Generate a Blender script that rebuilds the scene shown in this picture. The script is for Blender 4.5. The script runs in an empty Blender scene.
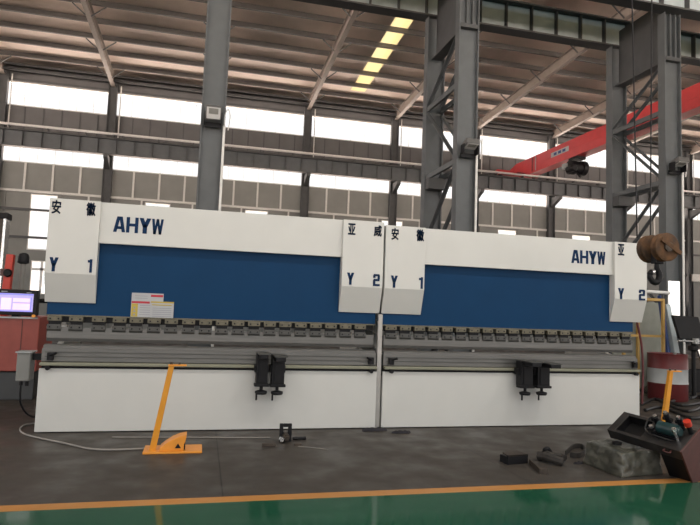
import bpy, bmesh, math, random
from mathutils import Vector, Matrix
random.seed(7)
sc = bpy.context.scene
COL = sc.collection
PI = math.pi

# ------------------------------------------------------------------ camera
F_PX, PSI, TH, RO = 588.997, 0.2430, 0.0800, -0.0360
def load_cam():
    fw = Vector((math.sin(PSI)*math.cos(TH), math.cos(PSI)*math.cos(TH), math.sin(TH)))
    rt = Vector((math.cos(PSI), -math.sin(PSI), 0))
    up = rt.cross(fw)
    c, s = math.cos(RO), math.sin(RO)
    return rt*c - up*s, up*c + rt*s, fw
CR, CU, CF = load_cam()
EYE = Vector((0, 0, 1.65))
def ray(x, y): return CF + CR*((x-350)/F_PX) + CU*((262.5-y)/F_PX)
def at_y(x, y, Y):
    d = ray(x, y); return EYE + d*(Y/d.y)
def at_z(x, y, Z):
    d = ray(x, y); return EYE + d*((Z-1.65)/d.z)
def at_x(x, y, X):
    d = ray(x, y); return EYE + d*(X/d.x)
cam_d = bpy.data.cameras.new('camera'); cam = bpy.data.objects.new('camera', cam_d); COL.objects.link(cam)
cam_d.sensor_width = 36; cam_d.lens = F_PX/700*36; cam_d.clip_end = 300
m = Matrix((CR, CU, -CF)).transposed().to_4x4(); m.translation = EYE
cam.matrix_world = m
sc.camera = cam

# ------------------------------------------------------------------ materials
def mat(name, col, rough=.5, metal=0., var=.12, scale=6., bump=0., spec=.5, coat=0., dirt=None, dirt_amt=.0, stretch=None):
    m = bpy.data.materials.new(name); m.use_nodes = True
    nt = m.node_tree; b = nt.nodes['Principled BSDF']
    b.inputs['Roughness'].default_value = rough; b.inputs['Metallic'].default_value = metal
    b.inputs['Specular IOR Level'].default_value = spec
    b.inputs['Coat Weight'].default_value = coat; b.inputs['Coat Roughness'].default_value = .12
    tc = nt.nodes.new('ShaderNodeTexCoord'); n = nt.nodes.new('ShaderNodeTexNoise')
    src = tc.outputs['Object']
    if stretch:
        mp = nt.nodes.new('ShaderNodeMapping'); mp.inputs['Scale'].default_value = stretch
        nt.links.new(src, mp.inputs['Vector']); src = mp.outputs['Vector']
    nt.links.new(src, n.inputs['Vector'])
    n.inputs['Scale'].default_value = scale; n.inputs['Detail'].default_value = 5
    r = nt.nodes.new('ShaderNodeValToRGB')
    r.color_ramp.elements[0].position = .3; r.color_ramp.elements[1].position = .7
    r.color_ramp.elements[0].color = tuple(c*(1-var) for c in col)+(1,)
    r.color_ramp.elements[1].color = tuple(min(1, c*(1+var)) for c in col)+(1,)
    nt.links.new(n.outputs['Fac'], r.inputs['Fac'])
    out = r.outputs['Color']
    if dirt:
        n2 = nt.nodes.new('ShaderNodeTexNoise'); n2.inputs['Scale'].default_value = scale*.45; n2.inputs['Detail'].default_value = 8
        nt.links.new(src, n2.inputs['Vector'])
        r2 = nt.nodes.new('ShaderNodeValToRGB'); r2.color_ramp.elements[0].position = .5; r2.color_ramp.elements[1].position = .72
        r2.color_ramp.elements[0].color = (0, 0, 0, 1); r2.color_ramp.elements[1].color = (dirt_amt,)*3+(1,)
        nt.links.new(n2.outputs['Fac'], r2.inputs['Fac'])
        mx = nt.nodes.new('ShaderNodeMix'); mx.data_type = 'RGBA'
        nt.links.new(r2.outputs['Color'], mx.inputs['Factor']); nt.links.new(out, mx.inputs['A']); mx.inputs['B'].default_value = tuple(dirt)+(1,)
        out = mx.outputs['Result']
    nt.links.new(out, b.inputs['Base Color'])
    if bump:
        bp = nt.nodes.new('ShaderNodeBump'); bp.inputs['Strength'].default_value = bump; bp.inputs['Distance'].default_value = .02
        nt.links.new(n.outputs['Fac'], bp.inputs['Height']); nt.links.new(bp.outputs['Normal'], b.inputs['Normal'])
    return m
def emis(name, col, s):
    m = mat(name, col, .3); b = m.node_tree.nodes['Principled BSDF']
    b.inputs['Emission Color'].default_value = tuple(col)+(1,); b.inputs['Emission Strength'].default_value = s
    return m
M = {}
M['white'] = mat('white_enamel', (.56, .562, .542), .30, var=.02, scale=2.5, spec=.5)
M['blue'] = mat('blue_enamel', (.004, .037, .102), .5, var=.05, scale=2, spec=.13)
M['ink'] = mat('navy_lettering', (.005, .026, .080), .6, var=.05, spec=.15)
M['steel'] = mat('ground_steel', (.14, .138, .133), .42, .5, var=.12, scale=8, stretch=(.4, 6, 6))
M['steel_dark'] = mat('dull_steel', (.075, .075, .072), .5, .4, var=.15, scale=8, stretch=(.5, 6, 6))
M['olive'] = mat('oiled_clamp_steel', (.13, .118, .085), .45, .3, var=.2, scale=12)
M['rail'] = mat('oiled_rail_steel', (.22, .22, .165), .4, .4, var=.1, scale=6, stretch=(.3, 6, 6))
M['black'] = mat('black_plastic', (.006, .006, .007), .5, var=.2, spec=.25)
M['blackiron'] = mat('black_oxide_iron', (.007, .007, .009), .5, var=.25, scale=14, spec=.25)
M['yellow'] = mat('amber_paint', (.62, .26, .015), .45, var=.08, scale=9)
M['rackyellow'] = mat('dull_yellow_paint', (.42, .26, .07), .5, var=.1)
M['yellow2'] = mat('orange_cover_paint', (.70, .27, .03), .42, var=.07, scale=9)
M['rust'] = mat('rusty_iron', (.085, .038, .013), .75, .1, var=.45, scale=11, bump=.3, dirt=(.02, .016, .012), dirt_amt=.9)
M['grey_paint'] = mat('grey_steel_paint', (.088, .097, .104), .5, var=.1, scale=3)
M['grey_dark'] = mat('dark_grey_steel_paint', (.055, .058, .062), .55, var=.12, scale=3)
M['girder'] = mat('blue_grey_steel_paint', (.42, .49, .52), .5, var=.08, scale=3)
M['wall'] = mat('grey_wall_sheet', (.20, .205, .195), .6, var=.06, scale=1.4)
M['wall2'] = mat('brown_grey_wall_sheet', (.105, .105, .108), .6, var=.08, scale=1.4)
M['batten'] = mat('pale_batten', (.58, .58, .56), .5, var=.05)
M['purlin'] = mat('galvanised_purlin', (.085, .08, .077), .55, .1, var=.1, scale=4)
M['rafter'] = mat('rafter_paint', (.22, .19, .17), .5, var=.08, scale=3)
M['roof'] = mat('pale_roof_sheet', (.66, .55, .48), .55, var=.06, scale=1.5)
M['red'] = mat('crane_red_paint', (.56, .055, .06), .42, var=.07, scale=2)
M['brick'] = mat('brick_red_paint', (.30, .065, .05), .45, var=.12, scale=5)
M['tank'] = mat('dark_tank_paint', (.014, .013, .014), .4, var=.35, scale=9, dirt=(.05, .047, .046), dirt_amt=.5)
M['joint'] = mat('satin_joint_steel', (.36, .35, .335), .35, .3, var=.08)
M['maroon'] = mat('maroon_paint', (.075, .022, .020), .42, var=.2, scale=7, dirt=(.02, .018, .018), dirt_amt=.5)
M['drumred'] = mat('drum_red_paint', (.10, .012, .013), .45, var=.15, scale=5)
M['drumwhite'] = mat('drum_white_paint', (.33, .345, .35), .45, var=.08, scale=5)
M['silver'] = mat('bright_silver', (.7, .7, .7), .25, .9, var=.06)
M['palepipe'] = mat('pale_pipe_paint', (.68, .68, .67), .4, var=.05)
M['cable'] = mat('grey_rubber_cable', (.22, .205, .19), .6, var=.1)
M['hose'] = mat('black_rubber_hose', (.014, .013, .013), .5, var=.2)
M['teal'] = mat('teal_motor_paint', (.008, .032, .036), .35, var=.2)
M['redcap'] = mat('red_cap', (.45, .03, .015), .4, var=.1)
M['cloth'] = mat('dark_oily_cloth', (.014, .013, .018), .9, var=.3, scale=20, bump=.4)
M['strap'] = mat('black_webbing', (.022, .019, .017), .8, var=.3, scale=24)
M['iron'] = mat('brown_scale_iron', (.06, .047, .038), .55, .4, var=.3, scale=16)
M['paper'] = mat('white_placard', (.40, .41, .43), .5, var=.03)
M['paperred'] = mat('red_print', (.42, .02, .04), .5, var=.05)
M['paperyel'] = mat('yellow_print', (.45, .34, .05), .5, var=.05)
M['paperink'] = mat('grey_print', (.25, .26, .30), .5, var=.05)
M['greybox'] = mat('grey_box_paint', (.20, .20, .19), .5, var=.06)
M['bluecab'] = mat('blue_profile_paint', (.015, .05, .20), .45, var=.1)
M['grease'] = mat('grey_green_sheet', (.22, .23, .20), .6, var=.08)
M['screen'] = emis('lilac_screen', (.42, .37, .70), .62)
M['screen2'] = emis('pale_pink_screen_panel', (.70, .58, .72), .72)
M['screen3'] = emis('blue_screen_bar', (.20, .20, .62), .8)
M['lit'] = emis('white_glow_panel', (1.0, .97, .92), 1.1)
M['lit2'] = emis('aqua_glow_panel', (.60, .85, .80), .8)
M['floodbody'] = mat('floodlight_grey', (.10, .10, .10), .45, var=.05)
M['lampglass'] = mat('lamp_glass', (.55, .55, .55), .15, var=.03)

def mat_floor(name, col, rough, var, spec, joint=False, dust=None):
    m = mat(name, col, rough, var=var, scale=.9, spec=spec)
    nt = m.node_tree; b = nt.nodes['Principled BSDF']
    tc = nt.nodes.new('ShaderNodeTexCoord')
    n = nt.nodes.new('ShaderNodeTexNoise'); n.inputs['Scale'].default_value = 2.2; n.inputs['Detail'].default_value = 9
    nt.links.new(tc.outputs['Object'], n.inputs['Vector'])
    mr = nt.nodes.new('ShaderNodeMapRange'); mr.inputs['From Min'].default_value = .35; mr.inputs['From Max'].default_value = .7
    mr.inputs['To Min'].default_value = rough*.75; mr.inputs['To Max'].default_value = min(1, rough*1.5)
    nt.links.new(n.outputs['Fac'], mr.inputs['Value']); nt.links.new(mr.outputs['Result'], b.inputs['Roughness'])
    old = b.inputs['Base Color'].links[0].from_socket
    if dust:
        n3 = nt.nodes.new('ShaderNodeTexNoise'); n3.inputs['Scale'].default_value = 7; n3.inputs['Detail'].default_value = 10; n3.inputs['Roughness'].default_value = .7
        mp = nt.nodes.new('ShaderNodeMapping'); mp.inputs['Scale'].default_value = (.35, 1, 1)
        nt.links.new(tc.outputs['Object'], mp.inputs['Vector']); nt.links.new(mp.outputs['Vector'], n3.inputs['Vector'])
        r3 = nt.nodes.new('ShaderNodeValToRGB'); r3.color_ramp.elements[0].position = .56; r3.color_ramp.elements[1].position = .78
        r3.color_ramp.elements[0].color = (0, 0, 0, 1); r3.color_ramp.elements[1].color = (.55, .55, .55, 1)
        nt.links.new(n3.outputs['Fac'], r3.inputs['Fac'])
        mx = nt.nodes.new('ShaderNodeMix'); mx.data_type = 'RGBA'
        nt.links.new(r3.outputs['Color'], mx.inputs['Factor']); nt.links.new(old, mx.inputs['A']); mx.inputs['B'].default_value = dust+(1,)
        old = mx.outputs['Result']; nt.links.new(old, b.inputs['Base Color'])
    if joint:   # saw-cut joints every 3 m
        sep = nt.nodes.new('ShaderNodeSeparateXYZ'); nt.links.new(tc.outputs['Object'], sep.inputs[0])
        def mth(op, a, v):
            k = nt.nodes.new('ShaderNodeMath'); k.operation = op; nt.links.new(a, k.inputs[0]); k.inputs[1].default_value = v; return k.outputs[0]
        f = mth('LESS_THAN', mth('MODULO', mth('ADD', sep.outputs['X'], 59.74), 3.0), .012)
        mx = nt.nodes.new('ShaderNodeMix'); mx.data_type = 'RGBA'
        nt.links.new(f, mx.inputs['Factor']); nt.links.new(old, mx.inputs['A']); mx.inputs['B'].default_value = (.018, .016, .015, 1)
        nt.links.new(mx.outputs['Result'], b.inputs['Base Color'])
    return m
M['floor'] = mat_floor('grey_floor_paint', (.048, .042, .037), .48, .06, .30, True, (.075, .068, .06))
M['green'] = mat_floor('green_floor_paint', (.013, .072, .041), .09, .10, .5)
M['stripe'] = mat_floor('orange_yellow_floor_stripe', (.40, .18, .045), .42, .10, .4, False, (.25, .14, .06))

def mat_glass():
    m = bpy.data.materials.new('window_glass'); m.use_nodes = True; nt = m.node_tree; nt.nodes.clear()
    o = nt.nodes.new('ShaderNodeOutputMaterial'); t = nt.nodes.new('ShaderNodeBsdfTransparent'); g = nt.nodes.new('ShaderNodeBsdfGlossy')
    n = nt.nodes.new('ShaderNodeTexNoise'); n.inputs['Scale'].default_value = 1.0
    r = nt.nodes.new('ShaderNodeValToRGB'); r.color_ramp.elements[0].color = (.95, .95, .95, 1); r.color_ramp.elements[1].color = (1, 1, 1, 1)
    nt.links.new(n.outputs['Fac'], r.inputs['Fac']); nt.links.new(r.outputs['Color'], t.inputs['Color'])
    g.inputs['Roughness'].default_value = .1
    x = nt.nodes.new('ShaderNodeMixShader'); x.inputs[0].default_value = .05
    nt.links.new(t.outputs[0], x.inputs[1]); nt.links.new(g.outputs[0], x.inputs[2]); nt.links.new(x.outputs[0], o.inputs[0])
    return m
def mat_translucent(name, c0, c1, tr=.75):
    m = bpy.data.materials.new(name); m.use_nodes = True; nt = m.node_tree; nt.nodes.clear()
    o = nt.nodes.new('ShaderNodeOutputMaterial'); t = nt.nodes.new('ShaderNodeBsdfTranslucent'); d = nt.nodes.new('ShaderNodeBsdfDiffuse')
    n = nt.nodes.new('ShaderNodeTexNoise'); n.inputs['Scale'].default_value = 2.0
    r = nt.nodes.new('ShaderNodeValToRGB'); r.color_ramp.elements[0].color = c0+(1,); r.color_ramp.elements[1].color = c1+(1,)
    nt.links.new(n.outputs['Fac'], r.inputs['Fac']); nt.links.new(r.outputs['Color'], t.inputs['Color']); nt.links.new(r.outputs['Color'], d.inputs['Color'])
    x = nt.nodes.new('ShaderNodeMixShader'); x.inputs[0].default_value = 1-tr
    nt.links.new(t.outputs[0], x.inputs[1]); nt.links.new(d.outputs[0], x.inputs[2]); nt.links.new(x.outputs[0], o.inputs[0])
    return m
M['glass'] = mat_glass()
M['skylight'] = mat_translucent('aged_yellow_skylight_sheet', (1.0, .78, .46), (1.0, .93, .72), .97)
def mat_wrap():
    m = mat('cloudy_plastic_wrap', (.058, .058, .047), .28, var=.45, scale=9, bump=.6, dirt=(.16, .16, .145), dirt_amt=.6)
    return m
M['wrap'] = mat_wrap()

# ------------------------------------------------------------------ mesh helpers
class MB:
    def __init__(s): s.v = []; s.f = []; s.mi = []; s.cur = 0
    def add(s, vs, fs):
        o = len(s.v); s.v += [tuple(v) for v in vs]
        for f in fs: s.f.append(tuple(i+o for i in f)); s.mi.append(s.cur)
        return s
    def box(s, x0, x1, y0, y1, z0, z1):
        vs = [(x, y, z) for z in (z0, z1) for y in (y0, y1) for x in (x0, x1)]
        return s.add(vs, [(0, 2, 3, 1), (4, 5, 7, 6), (0, 1, 5, 4), (2, 6, 7, 3), (0, 4, 6, 2), (1, 3, 7, 5)])
    def hexa(s, lo, hi):                       # lo, hi: four points each, counter-clockwise from above
        n = len(lo)
        return s.add(list(lo)+list(hi), [tuple(range(n))[::-1], tuple(range(n, 2*n))]+[(i, (i+1) % n, n+(i+1) % n, n+i) for i in range(n)])
    def beam(s, a, b, w, h, up=(0, 0, 1)):     # rectangular bar
        a = Vector(a); b = Vector(b); d = (b-a).normalized(); u = Vector(up)
        if abs(d.dot(u)) > .98: u = Vector((0, 1, 0))
        r = d.cross(u).normalized(); u = r.cross(d)
        q = [r*(-w/2)+u*(-h/2), r*(w/2)+u*(-h/2), r*(w/2)+u*(h/2), r*(-w/2)+u*(h/2)]
        return s.hexa([a+k for k in q][::-1], [b+k for k in q][::-1])
    def tube(s, pts, rad, n=10, cap=True):
        pts = [Vector(p) for p in pts]
        rs = rad if isinstance(rad, (list, tuple)) else [rad]*len(pts)
        vs = []; prev = None
        for i, p in enumerate(pts):
            d = (pts[min(i+1, len(pts)-1)]-pts[max(i-1, 0)]).normalized()
            if prev is None:
                u = Vector((0, 0, 1)) if abs(d.z) < .9 else Vector((1, 0, 0))
                r = d.cross(u).normalized()
            else:
                r = (prev-d*prev.dot(d)).normalized()
            prev = r; u = d.cross(r)
            for k in range(n):
                a = 2*PI*k/n; vs.append(p+(r*math.cos(a)+u*math.sin(a))*rs[i])
        fs = []
        for i in range(len(pts)-1):
            for k in range(n):
                a, b = i*n+k, i*n+(k+1) % n; fs.append((a, b, b+n, a+n))
        if cap: fs.append(tuple(range(n))[::-1]); fs.append(tuple(range((len(pts)-1)*n, len(pts)*n)))
        return s.add(vs, fs)
    def cyl(s, a, b, r, n=20, r2=None): return s.tube([a, b], [r, r if r2 is None else r2], n)
    def lathe(s, c, prof, n=28, axis='Z'):     # prof: (radius, height)
        vs = []
        for r, h in prof:
            for k in range(n):
                a = 2*PI*k/n; x, y = r*math.cos(a), r*math.sin(a)
                p = {'Z': (x, y, h), 'Y': (x, h, -y), 'X': (h, x, y)}[axis]
                vs.append((c[0]+p[0], c[1]+p[1], c[2]+p[2]))
        fs = []
        for i in range(len(prof)-1):
            for k in range(n):
                a, b = i*n+k, i*n+(k+1) % n; fs.append((a, b, b+n, a+n))
        fs.append(tuple(range(n))[::-1]); fs.append(tuple(range((len(prof)-1)*n, len(prof)*n)))
        return s.add(vs, fs)
    def prism(s, poly, y0, y1):                # poly in (x, z), extruded along Y
        lo = [(x, y0, z) for x, z in poly]; hi = [(x, y1, z) for x, z in poly]
        return s.hexa(lo, hi)
    def prism_x(s, poly, x0, x1):              # poly in (y, z), extruded along X
        return s.hexa([(x0, y, z) for y, z in poly], [(x1, y, z) for y, z in poly])
    def prism_z(s, poly, z0, z1):
        return s.hexa([(x, y, z0) for x, y in poly], [(x, y, z1) for x, y in poly])
def spline(pts, k=6):
    pts = [Vector(p) for p in pts]; P = [pts[0]]+pts+[pts[-1]]; out = []
    for i in range(1, len(P)-2):
        a, b, c, d = P[i-1:i+3]
        for j in range(k):
            t = j/k; out.append(.5*((2*b)+(c-a)*t+(2*a-5*b+4*c-d)*t*t+(3*b-a-3*c+d)*t**3))
    return out+[pts[-1]]
def origin_of(o):
    v = Vector((0, 0, 0))
    while o is not None: v += o.location; o = o.parent
    return v
def build(name, mb, m, parent=None, bevel=0., smooth=False, loc=None):
    """one mesh object; coordinates in mb are world coordinates"""
    org = origin_of(parent) if parent else Vector(loc or (0, 0, 0))
    me = bpy.data.meshes.new(name)
    me.from_pydata([Vector(v)-org for v in mb.v], [], mb.f); me.validate(); me.update()
    bm = bmesh.new(); bm.from_mesh(me); bmesh.ops.recalc_face_normals(bm, faces=bm.faces[:]); bm.to_mesh(me); bm.free()
    ms = m if isinstance(m, (list, tuple)) else [m]
    for k in ms: me.materials.append(k)
    if len(ms) > 1:
        for p, i in zip(me.polygons, mb.mi): p.material_index = i
    if smooth:
        me.polygons.foreach_set('use_smooth', [True]*len(me.polygons))
        try: me.set_sharp_from_angle(angle=math.radians(40))
        except Exception: pass
    o = bpy.data.objects.new(name, me); COL.objects.link(o)
    if parent: o.parent = parent
    else: o.location = org
    if bevel:
        b = o.modifiers.new('bevel', 'BEVEL'); b.width = bevel; b.segments = 2; b.limit_method = 'ANGLE'; b.angle_limit = math.radians(40)
    return o
def tag(o, label, cat, group=None):
    o['label'] = label; o['category'] = cat
    if group: o['group'] = group
    return o
def thing(name, loc, label, cat, group=None):
    o = bpy.data.objects.new(name, None); o.empty_display_size = .2; COL.objects.link(o); o.location = loc
    return tag(o, label, cat, group)
def struct(name, mb, m, **k):
    o = build(name, mb, m, **k); o['kind'] = 'structure'; return o
def copy_part(o, parent, off=(0, 0, 0)):
    c = o.copy(); COL.objects.link(c); c.parent = parent; c.location = o.location+Vector(off)
    for ch in o.children: copy_part(ch, c)
    return c
def copy_thing(o, loc, label):
    c = o.copy(); COL.objects.link(c); c.location = loc; c['label'] = label
    for ch in o.children: copy_part(ch, c)
    return c

# ================================================================== THE HALL
WY = 37.6
X_L, X_R = -23.9, 54.1
f = MB()
def quad(x0, x1, y0, y1, z=0): f.add([(x0, y0, z), (x1, y0, z), (x1, y1, z), (x0, y1, z)], [(0, 1, 2, 3)])
f.cur = 0; quad(X_L-40, X_R+40, 5.335, 37.9)
f.cur = 1; quad(X_L-40, X_R+40, 5.185, 5.335)
f.cur = 2; quad(X_L-40, X_R+40, -60, 5.185)
struct('floor', f, [M['floor'], M['stripe'], M['green']])

# back wall with its window openings
BAY = [0.085+6*k for k in range(-4, 10)]
B1 = (12.9, 14.35); B2 = (9.55, 10.55)
holes = [(-10.05, -8.6, 4.46, 7.75), (-3.7, -2.22, 6.1, 7.75), (2.33, 3.8, 6.1, 7.75), (11.4, 12.9, 6.1, 7.75), (20.0, 21.45, 6.1, 7.7), (25.97, 27.5, 6.1, 7.7), (33.9, 35.6, 2.7, 6.3)]
low = (-9.75, -8.3, 1.9, 3.85)
w = MB()
w.cur = 1; w.box(X_L, X_R, WY, WY+.25, 14.35, 15.5)
w.box(X_L, X_R, WY, WY+.25, B2[1], B1[0]); w.cur = 0
for x in BAY:
    w.box(x-.15, x+.15, WY, WY+.25, B1[0], B1[1]); w.box(x-.15, x+.15, WY, WY+.25, B2[0], B2[1])
hs = sorted(holes)
x = X_L
for h in hs:
    w.box(x, h[0], WY, WY+.25, 0, B2[0]) if x >= -20 or True else None
    w.box(h[0], h[1], WY, WY+.25, h[3], B2[0])
    if h[0] < -9: # opening over the glazed door
        w.box(h[0], low[0], WY, WY+.25, 0, h[2]); w.box(low[0], h[1], WY, WY+.25, low[3], h[2]); w.box(low[0], h[1], WY, WY+.25, 0, low[2])
    else: w.box(h[0], h[1], WY, WY+.25, 0, h[2])
    x = h[1]
w.box(x, X_R, WY, WY+.25, 0, B2[0])
struct('wall_back', w, [M['wall'], M['wall2']])
WN = [0]
def window(x0, x1, z0, z1, step, bar=.05, hbars=()):
    WN[0] += 1
    g = MB()
    g.box(x0, x1, WY+.02, WY+.16, z0, z0+.07); g.box(x0, x1, WY+.02, WY+.16, z1-.07, z1)
    g.box(x0, x0+.06, WY+.02, WY+.16, z0+.07, z1-.07); g.box(x1-.06, x1, WY+.02, WY+.16, z0+.07, z1-.07)
    n = max(1, round((x1-x0)/step))
    for i in range(1, n):
        xx = x0+(x1-x0)*i/n; g.box(xx-bar/2, xx+bar/2, WY+.05, WY+.13, z0+.07, z1-.07)
    for z in hbars: g.box(x0, x1, WY+.05, WY+.13, z-bar/2, z+bar/2)
    o = struct('window_%d' % WN[0], g, M['palepipe'])
    p = MB().box(x0+.02, x1-.02, WY+.085, WY+.095, z0+.03, z1-.03)
    build('window_pane', p, M['glass'], o)
for i in range(len(BAY)-1):
    window(BAY[i]+.15, BAY[i+1]-.15, B1[0], B1[1], 1.0, .022)
    window(BAY[i]+.15, BAY[i+1]-.15, B2[0], B2[1], 1.0, .022)
for h in holes: window(h[0], h[1], h[2], h[3], 3, .06, ((6.8,) if h[0] < -9 else ()))
window(low[0], holes[0][1]-.001, low[2], low[3], .75, .14, (3.35,))

TN = [0]
def trim(mb, m, **k):
    TN[0] += 1; return struct('trim_%d' % TN[0], mb, m, **k)
for x in BAY[1:-1]: trim(MB().cyl((x+.45, WY-.25, 11.4), (x+.45, WY-.25, 14.7), .035, 8), M['batten'])
# wall columns, battens, girts
for x in BAY: trim(MB().box(x-.25, x-.22, WY-.34, WY-.01, 0, 14.85).box(x+.22, x+.25, WY-.34, WY-.01, 0, 14.85).box(x-.22, x+.22, WY-.2, WY-.17, 0, 14.85), M['grey_dark'])
for i in range(0, 48):
    x = -22.5+1.5*i+.06
    trim(MB().box(x-.055, x+.055, WY-.07, WY-.005, 7.95, 9.55), M['batten'])
for i in range(0, 48):
    x = -21.9+1.5*i
    if not any(h[0]-.06 < x < h[1]+.06 for h in holes): trim(MB().box(x-.05, x+.05, WY-.06, WY-.005, 0.3, 7.85), M['batten'] if i % 2 == 0 else M['wall'])
trim(MB().box(X_L, X_R, WY-.10, WY-.005, 7.82, 7.95), M['batten'])
for z in (6.72, 5.1): trim(MB().box(X_L, X_R, WY-.16, WY-.075, z, z+.14), M['grey_dark'])
trim(MB().box(36.1, X_R, WY-.5, WY-.36, 4.75, 5.3), M['batten'])
trim(MB().box(X_L, X_R, WY-.12, WY-.005, 14.36, 14.5), M['grey_dark'])
for z in (14.85, 15.12): trim(MB().box(X_L, X_R, WY-.55, WY-.35, z, z+.14), M['grey_dark'])
for i in range(0, 78, 1):                       # seams of the sheet above and below the upper windows
    x = X_L+1.0*i+.2
    trim(MB().box(x-.03, x+.03, WY-.03, WY-.004, 11.2, 12.88), M['grey_dark'])

# roof: two slopes, ridge over the column row
RZ0, RS = 15.42, .05
RID = 13.0
def rz(y): return RZ0+RS*(WY-y) if y >= RID else RZ0+RS*(WY-RID)-RS*(RID-y)
SKY = [(8.4, 9.35)]
SKY_ADDED = [(-9.8, -8.3), (-3.8, -2.3), (2.3, 3.8), (8.0, 9.5), (14.3, 15.8), (20.3, 21.8)]  # unseen near aisle skylights, added to light the presses and floor from above
def roof_strip(r, x0, x1, ya, yb):
    r.hexa([(x0, ya, rz(ya)), (x1, ya, rz(ya)), (x1, yb, rz(yb)), (x0, yb, rz(yb))], [(x0, ya, rz(ya)+.06), (x1, ya, rz(ya)+.06), (x1, yb, rz(yb)+.06), (x0, yb, rz(yb)+.06)])
r = MB(); x = X_L; SY0, SY1 = 17.0, 35.4
for a, b in SKY:
    roof_strip(r, x, a, RID, WY+.5); roof_strip(r, a, b, RID, SY0); roof_strip(r, a, b, SY1, WY+.5); x = b
roof_strip(r, x, X_R, RID, WY+.5)
x = X_L; FY0, FY1 = -10.0, 11.0
for a, b in SKY_ADDED:
    roof_strip(r, x, a, -12, RID); roof_strip(r, a, b, -12, FY0); roof_strip(r, a, b, FY1, RID); x = b
roof_strip(r, x, X_R, -12, RID)
struct('ceiling', r, M['roof'])
for L, y0, y1 in ((SKY, SY0, SY1), (SKY_ADDED, FY0, FY1)):
    for a, b in L:
        WN[0] += 1; s_ = MB(); roof_strip(s_, a, b, y0, y1); struct('window_%d' % WN[0], s_, M['skylight'])
y = WY-1.65
while y > 14:
    z = rz(y)
    trim(MB().box(X_L, X_R, y-.035, y+.035, z-.24, z-.005).box(X_L, X_R, y-.035, y+.08, z-.255, z-.235), M['purlin']); y -= 1.72
y = 12.0
while y > -11:
    z = rz(y); trim(MB().box(X_L, X_R, y-.035, y+.035, z-.31, z-.005), M['purlin']); y -= 2.84
for x in BAY[1:-1]:
    g = MB()
    for (ya, yb) in ((WY-.36, RID),):
        for wdt, dz0, dz1 in ((.24, -.86, -.83), (.03, -.83, -.34), (.24, -.34, -.315)):
            g.hexa([(x-wdt/2, yb, rz(yb)+dz0), (x+wdt/2, yb, rz(yb)+dz0), (x+wdt/2, ya, rz(ya)+dz0), (x-wdt/2, ya, rz(ya)+dz0)],
                   [(x-wdt/2, yb, rz(yb)+dz1), (x+wdt/2, yb, rz(yb)+dz1), (x+wdt/2, ya, rz(ya)+dz1), (x-wdt/2, ya, rz(ya)+dz1)])
    trim(g, M['rafter'])
    # knee stays from the rafter to the purlins
    kx = MB(); yy = WY-1.65
    j = 0
    while yy > 16:
        if j % 2 == 0:
            for s_ in (-1, 1): kx.beam((x+s_*.1, yy, rz(yy)-.84), (x+s_*.75, yy, rz(yy)-.30), .05, .05)
        yy -= 1.72; j += 1
    trim(kx, M['grey_dark'])

# ------------------------------------------------------------------ lattice columns
def lattice_column(cx, label):
    t = thing('lattice_column', (cx, 13.2, 0), label, 'column', 'twin posted lattice columns')
    hw = .265
    def post(name, y0, y1, top):
        ym = (y0+y1)/2
        return build(name, MB().box(cx-hw, cx-hw+.025, y0, y1, 0, top).box(cx+hw-.025, cx+hw, y0, y1, 0, top).box(cx-hw+.025, cx+hw-.025, ym-.012, ym+.012, 0, top), M['grey_paint'], t)
    post('front_post', 13.08, 13.34, 10.12); post('rear_post', 15.22, 15.50, 10.08)
    build('cap_plate', MB().box(cx-hw+.026, cx+hw-.026, 13.06, 13.19, 8.76, 8.86), M['grey_dark'], t)
    for dx in (-.06, .1): build('stiffener', MB().box(cx+dx-.012, cx+dx+.012, 13.09, 13.195, 8.86, 10.1), M['grey_paint'], t)
    build('web_plate', MB().box(cx-.012, cx+.012, 13.34, 15.22, 8.85, 10.6).box(cx-.15, cx+.15, 13.34, 15.22, 8.80, 8.85), M['grey_dark'], t)
    zs = [8.75, 7.35, 5.4, 3.45, 1.5, .1]
    for sx in (-.2, .2):
        for i in range(len(zs)-1):
            za, zb = zs[i]-.12, zs[i+1]+.12
            a, b = ((13.32, za), (15.24, zb)) if i % 2 == 0 else ((15.24, za), (13.32, zb))
            build('diagonal_brace', MB().beam((cx+sx, a[0], a[1]), (cx+sx, b[0], b[1]), .02, .12, (1, 0, 0)).beam((cx+sx*.85, a[0], a[1]), (cx+sx*.85, b[0], b[1]), .07, .015, (1, 0, 0)), M['grey_paint'], t)
            if i and i < len(zs)-1: build('cross_strut', MB().beam((cx+sx, 13.32, zs[i]), (cx+sx, 15.24, zs[i]), .07, .13), M['grey_paint'], t)
    build('gusset_box', MB().box(cx-.24, cx+.24, 14.95, 15.22, 5.05, 5.35), M['grey_dark'], t)
    return t
CX = [0.02, 6.095, 12.15]
lattice_column(CX[0], 'dark grey steel column rising behind the left white and blue press')
lattice_column(CX[1], 'dark grey lattice column rising behind the middle of the two presses')
lattice_column(CX[2], 'dark grey lattice column behind the rusty hook at right')
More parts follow.
